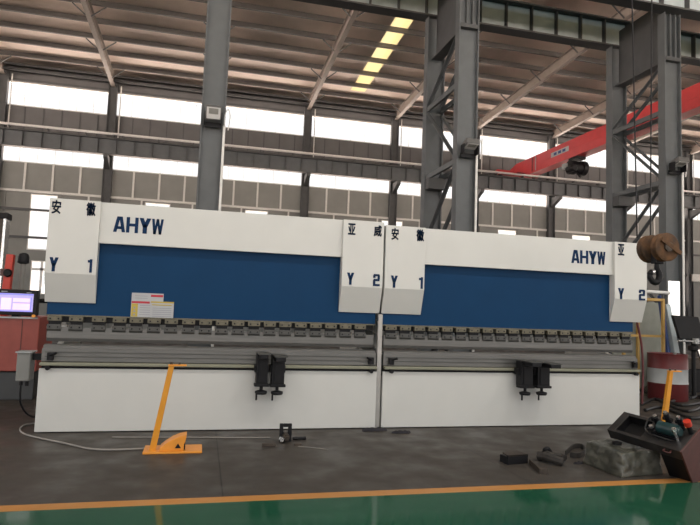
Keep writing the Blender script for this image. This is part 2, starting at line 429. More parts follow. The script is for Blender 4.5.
def flood(cx, z, label, dx=0, tilt=25):
    t = thing('floodlight', (cx+dx, 13.08, z), label, 'floodlight', 'floodlights on the columns')
    x = cx+dx; a = math.radians(tilt); c_, s_ = math.cos(a), math.sin(a)
    # lamp frame: n points out of the lens (forwards and down), v up along the lens
    n = Vector((0, -c_, -s_)); v = Vector((0, -s_, c_)); o = Vector((x, 12.86, z))
    def slab(hw, v0, v1, n0, n1):
        q = lambda sx, vv, nn: o+Vector((sx*hw, 0, 0))+v*vv+n*nn
        return MB().hexa([q(-1, v0, n0), q(1, v0, n0), q(1, v1, n0), q(-1, v1, n0)], [q(-1, v0, n1), q(1, v0, n1), q(1, v1, n1), q(-1, v1, n1)])
    build('housing', slab(.17, -.15, .15, -.10, .035), M['floodbody'], t, bevel=.015)
    build('lens', slab(.145, -.125, .125, .036, .042), M['lampglass'], t)
    build('reflector', slab(.10, -.02, .10, .0425, .047), M['greybox'], t)
    for k in range(3):
        build('cooling_fin', slab(.15, -.10+.08*k, -.085+.08*k, -.13, -.101), M['grey_dark'], t)
    build('mounting_bracket', MB().box(x-.185, x+.185, 13.045, 13.075, z-.26, z-.16).box(x-.188, x-.173, 12.84, 13.045, z-.22, z+.02).box(x+.173, x+.188, 12.84, 13.045, z-.22, z+.02), M['blackiron'], t)
flood(CX[0], 5.80, 'grey floodlight on the leftmost column above the white press', .0, 25)
flood(CX[1], 5.72, 'grey floodlight high on the middle lattice column', 0, 74)
flood(CX[2], 5.86, 'grey floodlight on the lattice column behind the rusty hook', 0, 74)
for cx, z, l in ((CX[0], 5.7, 'pale conduit pipe running down the leftmost column'), (CX[1], 5.65, 'pale conduit pipe running down the middle lattice column'), (CX[2], 5.75, 'pale conduit pipe on the lattice column behind the hook')):
    tag(build('conduit_pipe', MB().tube([(cx+.245, 13.045, .02), (cx+.245, 13.045, z-.1)], .03, 10).tube(spline([(cx+.245, 13.045, z-.1), (cx+.25, 13.02, z+.12), (cx+.31, 13.0, z+.26), (cx+.36, 13.02, z+.1), (cx+.33, 13.03, z-.2)]), .014, 6), M['palepipe'], smooth=True, loc=(cx+.245, 13.045, 0)), l, 'pipe', 'conduits on the columns')

# ------------------------------------------------------------------ runway girders
def runway(y, z0, z1, x0, x1, step, label, stiff_y, m=None):
    m = m or M['girder']
    t = thing('runway_girder', (x0, y, z0), label, 'girder')
    build('bottom_flange', MB().box(x0, x1, y-.2, y+.2, z0, z0+.05), M['grey_dark'], t)
    build('top_flange', MB().box(x0, x1, y-.22, y+.22, z1-.05, z1), M['grey_dark'], t)
    build('web', MB().box(x0, x1, y-.015, y+.015, z0+.05, z1-.05), m, t)
    a = build('stiffener', MB().box(x0+.5, x0+.53, y-.17, y-.015, z0+.05, z1-.05), M['grey_dark'], t)
    n = int((x1-x0-1)/step)
    for i in range(1, n+1): copy_part(a, t, (step*i, 0, 0))
    build('crane_rail', MB().box(x0, x1, y-.04, y+.04, z1, z1+.09), M['steel_dark'], t)
runway(15.42, 10.10, 10.98, -9.0, 27.0, .84, 'long dark steel girder lying on the rear posts of the lattice columns', 1)
runway(13.05, 10.14, 11.05, -9.0, 27.0, .84, 'steel girder lying on the front posts of the lattice columns, top right', 1)
runway(36.45, 10.20, 11.16, X_L+6, X_R-6, 1.0, 'long blue grey crane girder along the far wall between the window rows', 1, M['grey_paint'])
for i, x in enumerate(BAY[1:-1]):
    trim(MB().prism_x([(WY-.34, 10.19), (36.2, 10.19), (36.2, 10.0), (WY-.34, 9.5)], x-.12, x+.12), M['grey_dark'])
t = tag(build('service_pipe', MB().tube([(X_L+6, 35.98, 11.34), (X_R-6, 35.98, 11.34)], .075, 10), M['palepipe'], smooth=True), 'long pale pipe running along the far wall girder', 'pipe')
for i, x in enumerate(range(-17, 48, 2)):
    build('pipe_bracket', MB().box(x-.03, x+.03, 35.95, 36.235, 11.17, 11.27), M['grey_dark'], t)

# ------------------------------------------------------------------ red overhead crane
X0 = 20.4
t = thing('overhead_crane', (X0, 36.45, 11.2), 'red overhead crane bridge spanning from the far wall behind the lattice column', 'crane')
build('bridge_girder', MB().prism_x([(15.3, 11.35), (16.2, 10.96), (34.2, 10.96), (35.6, 11.45), (36.7, 11.45), (36.7, 11.8), (35.9, 12.02), (15.3, 12.02)], X0, X0+.73), M['red'], t)
build('girder_seam', MB().box(X0-.012, X0-.001, 15.5, 36.0, 11.42, 11.46), M['red'], t)
for yy in (33.4, 33.8): build('girder_band', MB().box(X0-.014, X0-.001, yy, yy+.10, 11.05, 11.98), M['drumwhite'] if yy < 33.6 else M['maroon'], t)
build('name_plate', MB().box(X0-.016, X0-.001, 29.9, 31.7, 11.42, 11.72), M['paper'], t)
for yy in (30.2, 30.65, 31.1): build('plate_print', MB().box(X0-.02, X0-.0165, yy, yy+.3, 11.49, 11.65), M['bluecab'], t)
for yc in (36.45, 15.42):
    zc = 11.25 if yc > 20 else 11.07
    e = build('end_carriage', MB().box(X0-1.2, X0+2.0, yc-.14, yc+.14, zc+.08, zc+.40), M['red'], t, bevel=.02)
    for xx in (X0-.9, X0+1.7): build('wheel', MB().lathe((xx, yc, zc+.17), [(.16, -.06), (.16, .06)], 20, 'Y'), M['blackiron'], e)
h = thing('crane_hoist', (20.75, 29.6, 10.9), 'dark round hoist hanging under the red crane bridge', 'hoist')
build('trolley', MB().box(20.45, 21.05, 29.2, 30.0, 10.8, 10.959), M['blackiron'], h)
build('drum', MB().lathe((20.75, 29.6, 10.35), [(.3, -.55), (.42, -.5), (.42, -.2), (.36, -.18), (.36, .2), (.42, .22), (.42, .5), (.3, .55)], 24, 'X'), M['blackiron'], h, smooth=True)
build('motor', MB().lathe((20.2, 29.35, 10.2), [(.16, -.35), (.2, -.3), (.2, .3), (.1, .35)], 18, 'Y'), M['blackiron'], h, smooth=True)
build('control_box', MB().box(20.05, 20.35, 29.7, 30.05, 10.3, 10.6), M['drumwhite'], h)
build('cable_guide', MB().tube(spline([(20.4, 29.2, 10.0), (20.5, 29.0, 9.7), (20.8, 29.3, 9.75), (21.0, 29.6, 10.0)]), .05, 8), M['blackiron'], h)

# ================================================================== PRESS BRAKES
def glyph_quads(ch):
    R = lambda x0, x1, y0, y1: [(x0, y0), (x1, y0), (x1, y1), (x0, y1)]
    D = lambda x0, y0, x1, y1, h: [(x0-h, y0), (x0+h, y0), (x1+h, y1), (x1-h, y1)]
    return {
     'A': [D(.14, 0, .42, 1, .14), D(.86, 0, .58, 1, .14), R(.26, .74, .19, .37)],
     'H': [R(0, .28, 0, 1), R(.72, 1, 0, 1), R(.28, .72, .41, .60)],
     'Y': [D(.5, .40, .18, 1, .18), D(.5, .40, .82, 1, .18), R(.32, .68, 0, .5)],
     'W': [D(.27, 0, .11, 1, .11), D(.27, 0, .5, 1, .10), D(.73, 0, .5, 1, .10), D(.73, 0, .89, 1, .11)],
     '1': [R(.45, 1, 0, 1), R(0, .45, .74, .93)],
     '2': [R(.08, .92, .82, 1), R(.65, 1, .57, .92), R(.08, .95, .41, .60), R(0, .35, .18, .50), R(0, 1, 0, .18), R(0, .35, .68, .90)],
    }[ch]
def letters(mb, text, x0, x1, z0, z1, y, gap=.06):
    n = len(text); W = (x1-x0)/(n+gap*(n-1))
    for i, ch in enumerate(text):
        xx = x0+i*W*(1+gap)
        for q in glyph_quads(ch): mb.prism([(xx+a*W, z0+b*(z1-z0)) for a, b in q], y-.004, y+.001)
def hanzi(ch, x0, x1, z0, z1, y):
    cu = bpy.data.curves.new('glyph', 'FONT'); cu.body = ch; cu.offset = .012; cu.resolution_u = 3
    ob = bpy.data.objects.new('glyph', cu); COL.objects.link(ob)
    bpy.context.view_layer.update()
    me = bpy.data.meshes.new_from_object(ob.evaluated_get(bpy.context.evaluated_depsgraph_get()))
    vs = [v.co.copy() for v in me.vertices]; fs = [tuple(p.vertices) for p in me.polygons]
    bpy.data.objects.remove(ob); bpy.data.curves.remove(cu); bpy.data.meshes.remove(me)
    xs = [v.x for v in vs]; ys = [v.y for v in vs]
    ax, bx, ay, by = min(xs), max(xs), min(ys), max(ys)
    mb = MB()
    g = lambda v, yy: (x0+(v.x-ax)/(bx-ax)*(x1-x0), yy, z0+(v.y-ay)/(by-ay)*(z1-z0))
    edges = {}
    for fc in fs:
        for i in range(len(fc)):
            e = (fc[i], fc[(i+1) % len(fc)]); edges[e] = 1
    n = len(vs)
    F = [fc for fc in fs]+[tuple(i+n for i in fc[::-1]) for fc in fs]+[(a, a+n, b+n, b) for (a, b) in edges if (b, a) not in edges]
    e_ = .022*(bx-ax)
    for dx, dz in ((-e_, 0), (e_, 0), (0, -e_*.7), (0, e_*.7)):      # heavy strokes
        sh = Vector((dx, dz, 0))
        mb.add([g(v+sh, y-.004) for v in vs]+[g(v+sh, y+.001) for v in vs], F)
    return mb

def press_brake(XA, XB, H, label, boxes, word, clamps, arms, placard):
    """XA..XB front apron; boxes: two (x0, x1, texts)"""
    t = thing('press_brake', ((XA+XB)/2, 8.09, 0), label, 'press brake', 'pair of sheet bending presses')
    FY, BY, RY = 8.09, 8.145, 8.23
    # side frames: thick C shaped plates
    for x0, x1 in ((XA+.06, XA+.13), (XB-.13, XB-.06)):
        build('side_frame', MB().prism_x([(8.36, 0), (9.9, 0), (9.9, H-.12), (8.36, H-.12), (8.36, 1.55), (8.75, 1.5), (8.86, 1.3), (8.75, 1.08), (8.36, .98)], x0, x1), M['white'], t, bevel=.006)
    build('apron', MB().box(XA, XB, FY, FY+.05, .012, .79).box(XA+.02, XB-.02, FY+.05, FY+.2, .0, .72), M['white'], t, bevel=.004)
    build('table', MB().box(XA+.02, XB-.02, FY+.08, FY+.24, .72, 1.02), M['steel_dark'], t)
    tr = build('table_face', MB().box(XA+.01, XB-.01, FY+.03, FY+.08, .872, 1.035), M['steel'], t, bevel=.004)
    for z in (.93, .985): build('face_groove', MB().box(XA+.05, XB-.05, FY+.022, FY+.031, z, z+.01), M['steel_dark'], tr)
    build('guide_rail', MB().box(XA+.01, XB-.01, FY-.05, FY+.03, .825, .868), M['rail'], t, bevel=.008)
    build('rail_backing', MB().box(XA+.02, XB-.02, FY+.03, FY+.08, .79, .87), M['blackiron'], t)
    d = build('die', MB().prism_x([(8.135, 1.036), (8.30, 1.036), (8.30, 1.07), (8.24, 1.085), (8.222, 1.07), (8.204, 1.085), (8.135, 1.07)], XA+.02, XB-.02), M['steel'], t)
    build('punch', MB().prism_x([(8.205, 1.30), (8.245, 1.30), (8.245, 1.20), (8.228, 1.125), (8.222, 1.118), (8.205, 1.16)], XA+.03, XB-.03), M['steel'], t)
    # clamps
    c0 = None
    for x in clamps:
        if c0 is None:
            g = MB().box(x, x+.165, RY-.045, RY+.03, 1.378, 1.434); g.cur = 1
            for dx in (.035, .13): g.cyl((x+dx, RY-.052, 1.405), (x+dx, RY-.04, 1.405), .011, 8)
            c0 = build('punch_clamp', g, [M['olive'], M['blackiron']], t, bevel=.003); cx = x
            build('clamp_neck', MB().box(x+.01, x+.155, RY-.02, RY+.03, 1.332, 1.378), M['blackiron'], c0)
            g = MB().prism_x([(RY-.05, 1.332), (RY-.05, 1.275), (RY-.035, 1.25), (RY-.008, 1.25), (RY-.008, 1.332)], x, x+.165); g.cur = 1
            for dx in (.035, .13): g.cyl((x+dx, RY-.057, 1.30), (x+dx, RY-.04, 1.30), .011, 8)
            build('clamp_jaw', g, [M['steel_dark'], M['blackiron']], c0, bevel=.003)
        else: copy_part(c0, t, (x-cx, 0, 0))
    build('clamp_rail', MB().box(XA+.03, XB-.03, RY+.031, RY+.08, 1.36, 1.438), M['blackiron'], t)
    # ram
    ram = build('ram', MB().box(XA+.005, XB-.005, RY, RY+.1, 1.44, H-.1), M['blue'], t, bevel=.004)
    build('ram_lip', MB().box(XA+.01, XB-.01, RY-.02, RY+.08, 1.437, 1.455), M['olive'], ram)
    if placard:
        pa = build('warning_placard', MB().box(-.90, -.60, RY-.012, RY-.0005, 1.456, 1.772).box(-.60, -.50, RY-.012, RY-.0005, 1.66, 1.772), M['paper'], ram)
        build('printed_bands', MB().box(-.66, -.505, RY-.0135, RY-.0115, 1.725, 1.755).box(-.895, -.67, RY-.0135, RY-.0115, 1.635, 1.662), M['paperred'], pa)
        build('yellow_band', MB().box(-.895, -.815, RY-.0135, RY-.0115, 1.46, 1.63), M['paperyel'], pa)
        g = MB()
        for z in (1.49, 1.535, 1.58): g.prism([(-.875, z-.014), (-.838, z-.014), (-.856, z+.018)], RY-.015, RY-.0133)
        for i in range(5): g.box(-.79, -.66, RY-.0135, RY-.0118, 1.485+.03*i, 1.492+.03*i)
        for i in range(2): g.box(-.86, -.70, RY-.0135, RY-.0118, 1.70+.03*i, 1.706+.03*i)
        build('small_print', g, M['paperink'], pa)
        pb = build('capacity_placard', MB().box(-.655, -.362, RY-.02, RY-.0125, 1.45, 1.668), M['paper'], ram)
        build('yellow_border', MB().box(-.655, -.362, RY-.022, RY-.0195, 1.648, 1.668).box(-.64, -.39, RY-.022, RY-.0195, 1.615, 1.628), M['paperyel'], pb)
        g = MB()
        for i in range(5): g.box(-.63, -.39, RY-.0215, RY-.0198, 1.468+.027*i, 1.475+.027*i)
        build('small_print', g, M['paperink'], pb)
    # header beam
    bx0, bx1 = boxes[0][1], boxes[1][0]
    BZ = H-.535
    hd = build('header_beam', MB().box(bx0-.02, bx1+.02, BY, BY+.05, BZ, H).box(bx0-.02, bx1+.02, BY+.05, 8.9, H-.03, H), M['white'], t, bevel=.005)
    g = MB(); letters(g, 'AHYW', word[0], word[1], word[2], word[3], BY-.0005)
    build('lettering', g, M['ink'], hd)
    # cylinder covers
    for (x0, x1, marks) in boxes:
        c = build('cylinder_cover', MB().prism_x([(FY, H), (9.0, H), (9.0, H-.04), (RY-.005, H-.04), (RY-.005, 1.613), (RY-.02, 1.613), (FY, 1.978)], x0, x1), M['white'], t, bevel=.005)
        for ch, px in marks:
            # px = pixel rectangle on the cover's front plane
            a = at_y(px[0], px[3], FY); b = at_y(px[1], px[2], FY)
            if ch in 'Y12': g = MB(); letters(g, ch, a.x, b.x, a.z, b.z, FY-.0005); build('lettering', g, M['ink'], c)
            else: build('lettering', hanzi(ch, a.x, b.x, a.z, b.z, FY-.0005), M['ink'], c)
    # end clamps of the table rail
    for x, s_ in ((XA+.12, 1), (XB-.09, -1)):
        rs = build('rail_stop', MB().box(x-.035, x+.035, FY-.03, FY+.03, .89, .985), M['blackiron'], t, bevel=.005)
        build('stop_lever', MB().cyl((x, FY-.025, .96), (x+s_*.075, FY-.06, .985), .016, 8), M['blackiron'], rs)
        build('rail_knob', MB().cyl((x-.01, FY-.02, .80), (x-.01, FY-.075, .80), .028, 10), M['blackiron'], t)
    # support arms with handwheels
    for (x0, w_, zt, zb, yf) in arms:
        a = build('support_arm', MB().box(x0, x0+w_, 7.86, 8.02, zb+.03, zt-.015).box(x0-.02, x0+w_+.02, 7.92, 8.04, .78, .875).box(x0-.02, x0+w_+.02, 7.84, 7.98, zb, zb+.035).box(x0+.02, x0+w_-.02, yf, 7.9, zt-.07, zt-.012), M['blackiron'], t, bevel=.006)
        build('arm_top', MB().prism_z([(x0, yf), (x0+w_, yf), (x0+w_+.02, yf+.1), (x0+w_, 8.03), (x0, 8.03)], zt-.014, zt), M['steel_dark'], a)
        build('scale_bar', MB().box(x0+.035, x0+w_-.035, 7.845, 7.86, zb+.06, zt-.1), M['blackiron'], a)
        xc = x0+w_/2
        hw = build('handwheel', MB().cyl((xc, 7.92, zb), (xc, 7.92, zb-.05), .022, 12).lathe((xc, 7.92, zb-.085), [(.04, .03), (.078, .02), (.082, .0), (.07, -.02), (.03, -.025)], 24), M['blackiron'], a, smooth=True)
        build('crank_handle', MB().cyl((xc-.06, 7.9, zb-.10), (xc-.06, 7.9, zb-.18), .013, 10), M['blackiron'], hw)
    return t
clL = [-1.886, -1.632, -1.36, -1.109, -.903, -.681, -.4625, -.241]+[-.02+.2155*i for i in range(11)]
clL = [x for x in clL if x < 2.28]+[2.255+.0]
clL = clL[:-1] if abs(clL[-1]-clL[-2]) < .17 else clL
clR = [2.60+.2195*i-.0 for i in range(0, 19)]
clR = [x+(.0 if i < 13 else .006*(i-12)) for i, x in enumerate(clR)]
left = press_brake(-1.915, 2.455, 2.928, 'white and blue press brake at left with the placards on its blue ram',
    [(-1.938, -1.335, [('安', (51.5, 61.5, 200.5, 213.3)), ('徽', (86, 96.2, 203, 215.6)), ('Y', (48.5, 58.8, 257.5, 271.2)), ('1', (87, 92.6, 259.3, 272.5))]),
     (1.893, 2.498, [('亚', (348, 355.6, 223.8, 234.3)), ('威', (373.8, 381.8, 225.7, 236.2)), ('Y', (346.6, 354.2, 272.8, 284.6)), ('2', (372.8, 380, 274.3, 286))])],
    (-1.174, -.551, 2.552, 2.757), clL,
    [(.742, .15, 1.046, .605, 7.7), (.945, .165, 1.02, .60, 7.62)], True)
jb = build('junction_box', MB().box(-2.235, -2.075, 8.32, 8.55, .60, .955), M['greybox'], left, bevel=.012)
build('junction_lid', MB().box(-2.25, -2.06, 8.30, 8.57, .956, .972), M['drumwhite'], jb)
build('box_arm', MB().box(-2.07, -1.86, 8.4, 8.5, .86, .94), M['blackiron'], jb)
build('cable_glands', MB().cyl((-2.19, 8.42, .60), (-2.19, 8.42, .54), .022, 10).cyl((-2.12, 8.42, .60), (-2.12, 8.42, .53), .022, 10).tube(spline([(-2.19, 8.42, .54), (-2.18, 8.45, .3), (-2.1, 8.6, .12), (-2.0, 8.9, .05)]), .012, 6), M['blackiron'], jb)
right = press_brake(2.545, 6.826, 2.892, 'white and blue press brake at right, half its upper corner behind the hook',
    [(2.528, 3.137, [('安', (391.4, 398.8, 228.3, 239.6)), ('徽', (416.3, 424.2, 229.8, 241)), ('Y', (390.4, 397.8, 275.7, 287.6)), ('1', (418.7, 423, 277.3, 288.7))]),
     (6.37, 6.975, [('亚', (618, 624, 244.3, 255)), ('Y', (618, 624, 288.3, 299)), ('2', (638.8, 645, 289.8, 300.3))])],
    (5.615, 6.235, 2.512, 2.722), [x for x in clR if x < 6.67],
    [(4.60, .19, 1.0, .595, 7.6), (4.87, .20, .985, .595, 7.55)], False)

build('joint_strip', MB().box(2.463, 2.527, 8.12, 8.17, 0.0, 1.60), M['joint'], right, bevel=.004)
# ------------------------------------------------------------------ control pendant at the left
t = thing('control_pendant', (-2.26, 8.3, 1.35), 'black control monitor with a lilac screen left of the left press', 'monitor')
build('monitor_case', MB().box(-2.60, -2.04, 8.28, 8.40, 1.43, 1.755), M['black'], t, bevel=.012)
sc_ = build('screen', MB().box(-2.565, -2.085, 8.270, 8.279, 1.475, 1.705), M['screen'], t)
build('screen_panel', MB().box(-2.45, -2.335, 8.266, 8.2695, 1.50, 1.645).box(-2.315, -2.12, 8.266, 8.2695, 1.595, 1.645).box(-2.315, -2.12, 8.266, 8.2695, 1.50, 1.58), M['screen2'], sc_)
build('screen_bar', MB().box(-2.565, -2.085, 8.266, 8.2695, 1.685, 1.703).box(-2.565, -2.085, 8.266, 8.2695, 1.476, 1.488).box(-2.113, -2.10, 8.266, 8.2695, 1.50, 1.66), M['screen3'], sc_)
build('case_marks', MB().box(-2.46, -2.39, 8.276, 8.2795, 1.722, 1.730).box(-2.17, -2.11, 8.276, 8.2795, 1.715, 1.722), M['paper'], t)
build('keyboard_shelf', MB().box(-2.60, -2.06, 8.16, 8.42, 1.395, 1.41), M['drumwhite'], t)
build('pendant_arm', MB().tube(spline([(-2.3, 8.40, 1.6), (-2.3, 8.6, 1.62), (-2.1, 8.72, 1.62), (-1.86, 8.75, 1.62)]), .03, 10).box(-2.34, -2.26, 8.34, 8.46, 1.40, 1.44), M['black'], t)
build('signal_knob', MB().cyl((-2.065, 8.29, 1.425), (-2.065, 8.25, 1.425), .02, 12), M['yellow2'], t)

# ------------------------------------------------------------------ left background machine
t = thing('machine_cabinet', (-3.1, 10.7, 0), 'brick red machine cabinet on a dark grey base behind the lilac screen', 'cabinet')
build('base', MB().box(-4.2, -2.60, 10.72, 11.7, 0, .44), M['grey_dark'], t, bevel=.01)
build('body', MB().box(-4.15, -2.57, 10.68, 11.65, .46, 1.35), M['brick'], t, bevel=.015)
build('door_edge', MB().box(-2.83, -2.82, 10.672, 10.681, .5, 1.30).box(-3.6, -3.59, 10.672, 10.681, .5, 1.30), M['maroon'], t)
build('top_rim', MB().box(-4.15, -2.60, 10.64, 10.70, 1.315, 1.345), M['drumwhite'], t)
build('plinth_gap', MB().box(-4.1, -2.62, 10.76, 11.6, .44, .46), M['black'], t)
t = thing('guide_post', (-3.28, 10.95, 1.35), 'tall brown steel post with silver edge standing on the brick red cabinet', 'post')
build('post', MB().box(-3.6, -3.29, 10.9, 11.1, 1.351, 3.02), M['iron'], t, bevel=.01)
build('silver_edge', MB().box(-3.29, -3.25, 10.88, 11.1, 1.351, 2.98), M['silver'], t)
build('post_cap', MB().box(-3.62, -3.23, 10.87, 11.12, 2.96, 3.06), M['black'], t, bevel=.01)
t = thing('red_slide_unit', (-3.14, 10.8, 1.35), 'bright red slide unit beside the brown post, above the cabinet', 'machine part')
build('slide_body', MB().prism([(-3.21, 1.351), (-3.09, 1.351), (-3.06, 2.36), (-3.17, 2.36)], 10.75, 10.87), M['redcap'], t, bevel=.01)
build('slide_knob', MB().lathe((-3.12, 10.73, 2.05), [(.05, -.03), (.07, 0), (.05, .02)], 16, 'Y'), M['black'], t, smooth=True)
build('slide_clip', MB().box(-3.23, -3.15, 10.72, 10.75, 2.0, 2.12), M['maroon'], t)
t = thing('work_lamp', (-2.9, 11.1, 1.35), 'dark round machine lamp on a pale post above the brick red cabinet', 'lamp')
build('lamp_head', MB().lathe((-3.0, 11.1, 2.25), [(.05, -.02), (.092, 0), (.088, .1), (.07, .15), (.03, .17)], 20), M['blackiron'], t, smooth=True)
build('lamp_post', MB().cyl((-3.0, 11.1, 1.72), (-3.0, 11.1, 2.25), .045, 12), M['greybox'], t)
build('lamp_base', MB().box(-3.05, -2.74, 10.97, 11.23, 1.351, 1.72), M['blackiron'], t, bevel=.01)

# ------------------------------------------------------------------ foot pedals with post
def foot_pedal(bx, by, label, lean=.16, rot=0):
    t = thing('foot_pedal', (bx, by, 0), label, 'foot pedal', 'foot pedals on tall posts')
    build('base_plate', MB().box(bx-.10, bx+.53, by-.13, by+.21, 0.0, .022), M['yellow2'], t, bevel=.004)
    prof = [(bx+.07, .022), (bx+.075, .055), (bx+.13, .10), (bx+.20, .145), (bx+.28, .178), (bx+.355, .192), (bx+.345, .12), (bx+.33, .09), (bx+.33, .022)]
    build('pedal_cover', MB().prism(prof, by-.10, by+.12), M['yellow2'], t, bevel=.008)
    build('pedal_opening', MB().box(bx+.331, bx+.343, by-.07, by+.09, .03, .085), M['black'], t)
    build('warning_mark', MB().prism([(bx+.235, .055), (bx+.30, .055), (bx+.267, .105)], by-.108, by-.101), M['black'], t)
    build('post', MB().hexa([(bx-.04, by-.03, .022), (bx+.03, by-.03, .022), (bx+.03, by+.03, .022), (bx-.04, by+.03, .022)],
                            [(bx+lean-.045, by-.025, .945), (bx+lean+.015, by-.025, .945), (bx+lean+.015, by+.025, .945), (bx+lean-.045, by+.025, .945)]), M['yellow'], t, bevel=.004)
    build('grip_plate', MB().box(bx+lean-.05, bx+lean+.15, by-.035, by+.03, .945, .962), M['yellow2'], t, bevel=.003)
    build('grip_bolt', MB().cyl((bx+lean+.07, by, .962), (bx+lean+.07, by, .985), .012, 8).cyl((bx+lean-.02, by, .962), (bx+lean-.02, by, .99), .016, 8), M['iron'], t)
    return t
p1 = foot_pedal(-.44, 7.02, 'amber foot pedal with leaning post standing before the left press')
p2 = copy_thing(p1, (6.27, 7.0, 0), 'amber foot pedal post rising behind the maroon tank at right')

# cable from the pedal, loop past the press corner
pts = [at_z(145.5, 448.5, .012), at_z(120, 449.5, .012), at_z(92, 449, .012), at_z(66, 443.5, .012), at_z(42, 438.5, .012), at_z(26, 434.5, .012), at_z(20, 430, .012), at_z(23.5, 425.5, .012), at_z(33, 423.5, .012), at_z(50, 421, .012)]
tag(build('pedal_cable', MB().tube(spline(pts), .011, 8), M['cable'], smooth=True), 'grey cable looping on the floor round the left corner of the left press', 'cable')
tag(build('floor_rod', MB().tube([at_z(112, 437.2, .009), at_z(270, 437.5, .009)], .008, 8), M['cable']), 'thin straight rod lying on the floor along the left press', 'rod')
tag(build('thin_wire', MB().tube(spline([at_z(298, 446.3, .005), at_z(312, 447.6, .005), at_z(328, 449.6, .005)]), .005, 6), M['cable']), 'thin pale wire on the floor right of the bolted block', 'wire')

# bolted block and scrap
t = thing('bolted_block', (1.09, 7.4, 0), 'upright dark iron block with a hole and bolt on the floor', 'iron block')
g = MB()
x0, x1 = 1.015, 1.165
g.box(x0, x0+.045, 7.38, 7.42, 0, .215).box(x1-.045, x1, 7.38, 7.42, 0, .215).box(x0+.045, x1-.045, 7.38, 7.42, .175, .215).box(x0+.045, x1-.045, 7.38, 7.42, 0, .11)
build('slotted_plate', g, M['blackiron'], t, bevel=.005)
build('bolt', MB().cyl((1.09, 7.38, .08), (1.09, 7.27, .07), .04, 6).cyl((1.09, 7.27, .07), (1.09, 7.24, .067), .025, 12), M['iron'], t)
build('nut', MB().cyl((1.03, 7.33, .05), (1.03, 7.27, .05), .03, 6), M['silver'], t)
tag(build('iron_flat', MB().box(.78, .91, 7.13, 7.17, 0, .035).box(.91, .945, 7.13, 7.28, 0, .03), M['iron'], bevel=.004, loc=(.85, 7.15, 0)), 'small bent iron flat on the floor left of the bolted block', 'scrap iron')
tag(build('iron_offcut', MB().prism_z([(1.16, 7.15), (1.25, 7.14), (1.26, 7.20), (1.17, 7.21)], 0, .028), M['iron'], bevel=.004, loc=(1.2, 7.17, 0)), 'small iron offcut just in front of the bolted block', 'scrap iron')
tag(build('threaded_stud', MB().cyl((1.19, 7.45, .02), (1.36, 7.47, .02), .019, 12).cyl((1.22, 7.45, .022), (1.25, 7.453, .022), .023, 6), M['blackiron'], loc=(1.2, 7.45, 0)), 'short dark stud lying right of the bolted block', 'stud')

# rags
def rag(name, pts, h, label):
    n = len(pts); c = sum((Vector(p) for p in pts), Vector((0, 0, 0)))/n
    vs = []; fs = []
    rings = [(1, .002), (.86, h*.7), (.55, h), (.25, h*.75)]
    for s_, z in rings:
        for i, p in enumerate(pts):
            q = c+(Vector(p)-c)*s_; vs.append((q.x, q.y, z*(1+.35*math.sin(i*2.3+s_*7))))
    for r_ in range(len(rings)-1):
        for i in range(n): a = r_*n+i; b = r_*n+(i+1) % n; fs.append((a, b, b+n, a+n))
    fs.append(tuple(range((len(rings)-1)*n, len(rings)*n))); fs.append(tuple(range(n))[::-1])
    o = build(name, MB().add(vs, fs), M['cloth'], smooth=True, loc=(c.x, c.y, 0))
    return tag(o, label, 'rag')
def ell(cx, cy, a, b, n=14, j=.22):
    return [(cx+a*math.cos(2*PI*i/n)*(1+random.uniform(-j, j)), cy+b*math.sin(2*PI*i/n)*(1+random.uniform(-j, j)), 0) for i in range(n)]
rag('floor_rag', ell(2.40, 7.94, .20, .07), .035, 'dark rag on the floor at the joint between the presses')
rag('floor_rag', ell(2.74, 7.76, .14, .045), .03, 'dark flat rag lying before the right press, near the joint')

# iron angles at the stripe
a = at_z(508, 465, 0); b = at_z(528, 463.5, 0)
t = thing('angle_iron', ((a.x+b.x)/2, a.y, 0), 'dark angle iron on the floor near the yellow stripe', 'scrap iron')
ang = math.atan2(b.y-a.y, b.x-a.x); ux = Vector((math.cos(ang), math.sin(ang), 0)); uy = Vector((-ux.y, ux.x, 0))
L_ = (b-a).length
build('upright_leg', MB().hexa([a, a+ux*L_, a+ux*L_+uy*.02, a+uy*.02], [p+Vector((0, 0, .10)) for p in (a, a+ux*L_, a+ux*L_+uy*.02, a+uy*.02)]), M['blackiron'], t, bevel=.003)
build('flat_leg', MB().hexa([a+Vector((0, 0, .082)), a+ux*L_+Vector((0, 0, .082)), a+ux*L_+uy*.2+Vector((0, 0, .082)), a+uy*.17+ux*.05+Vector((0, 0, .082))], [p+Vector((0, 0, .1)) for p in (a, a+ux*L_, a+ux*L_+uy*.2, a+uy*.17+ux*.05)]), M['iron'], t, bevel=.003)
build('end_web', MB().hexa([a+uy*.02, a+ux*.02+uy*.02, a+ux*.02+uy*.15, a+uy*.15], [p+Vector((0, 0, .082)) for p in (a+uy*.02, a+ux*.02+uy*.02, a+ux*.02+uy*.15, a+uy*.15)]), M['blackiron'], t)
p = [at_z(529, 464, 0), at_z(539.5, 474, 0), at_z(548, 474.5, 0)]
g = MB(); wdt = Vector((.035, .06, 0))
for i in range(2):
    g.hexa([p[i], p[i+1], p[i+1]+wdt, p[i]+wdt], [q+Vector((0, 0, .055)) for q in (p[i], p[i+1], p[i+1]+wdt, p[i]+wdt)])
tag(build('bent_bar', g, M['iron'], bevel=.004, loc=(p[0].x, p[0].y, 0)), 'brown bent flat bar touching the dark angle iron', 'scrap iron')

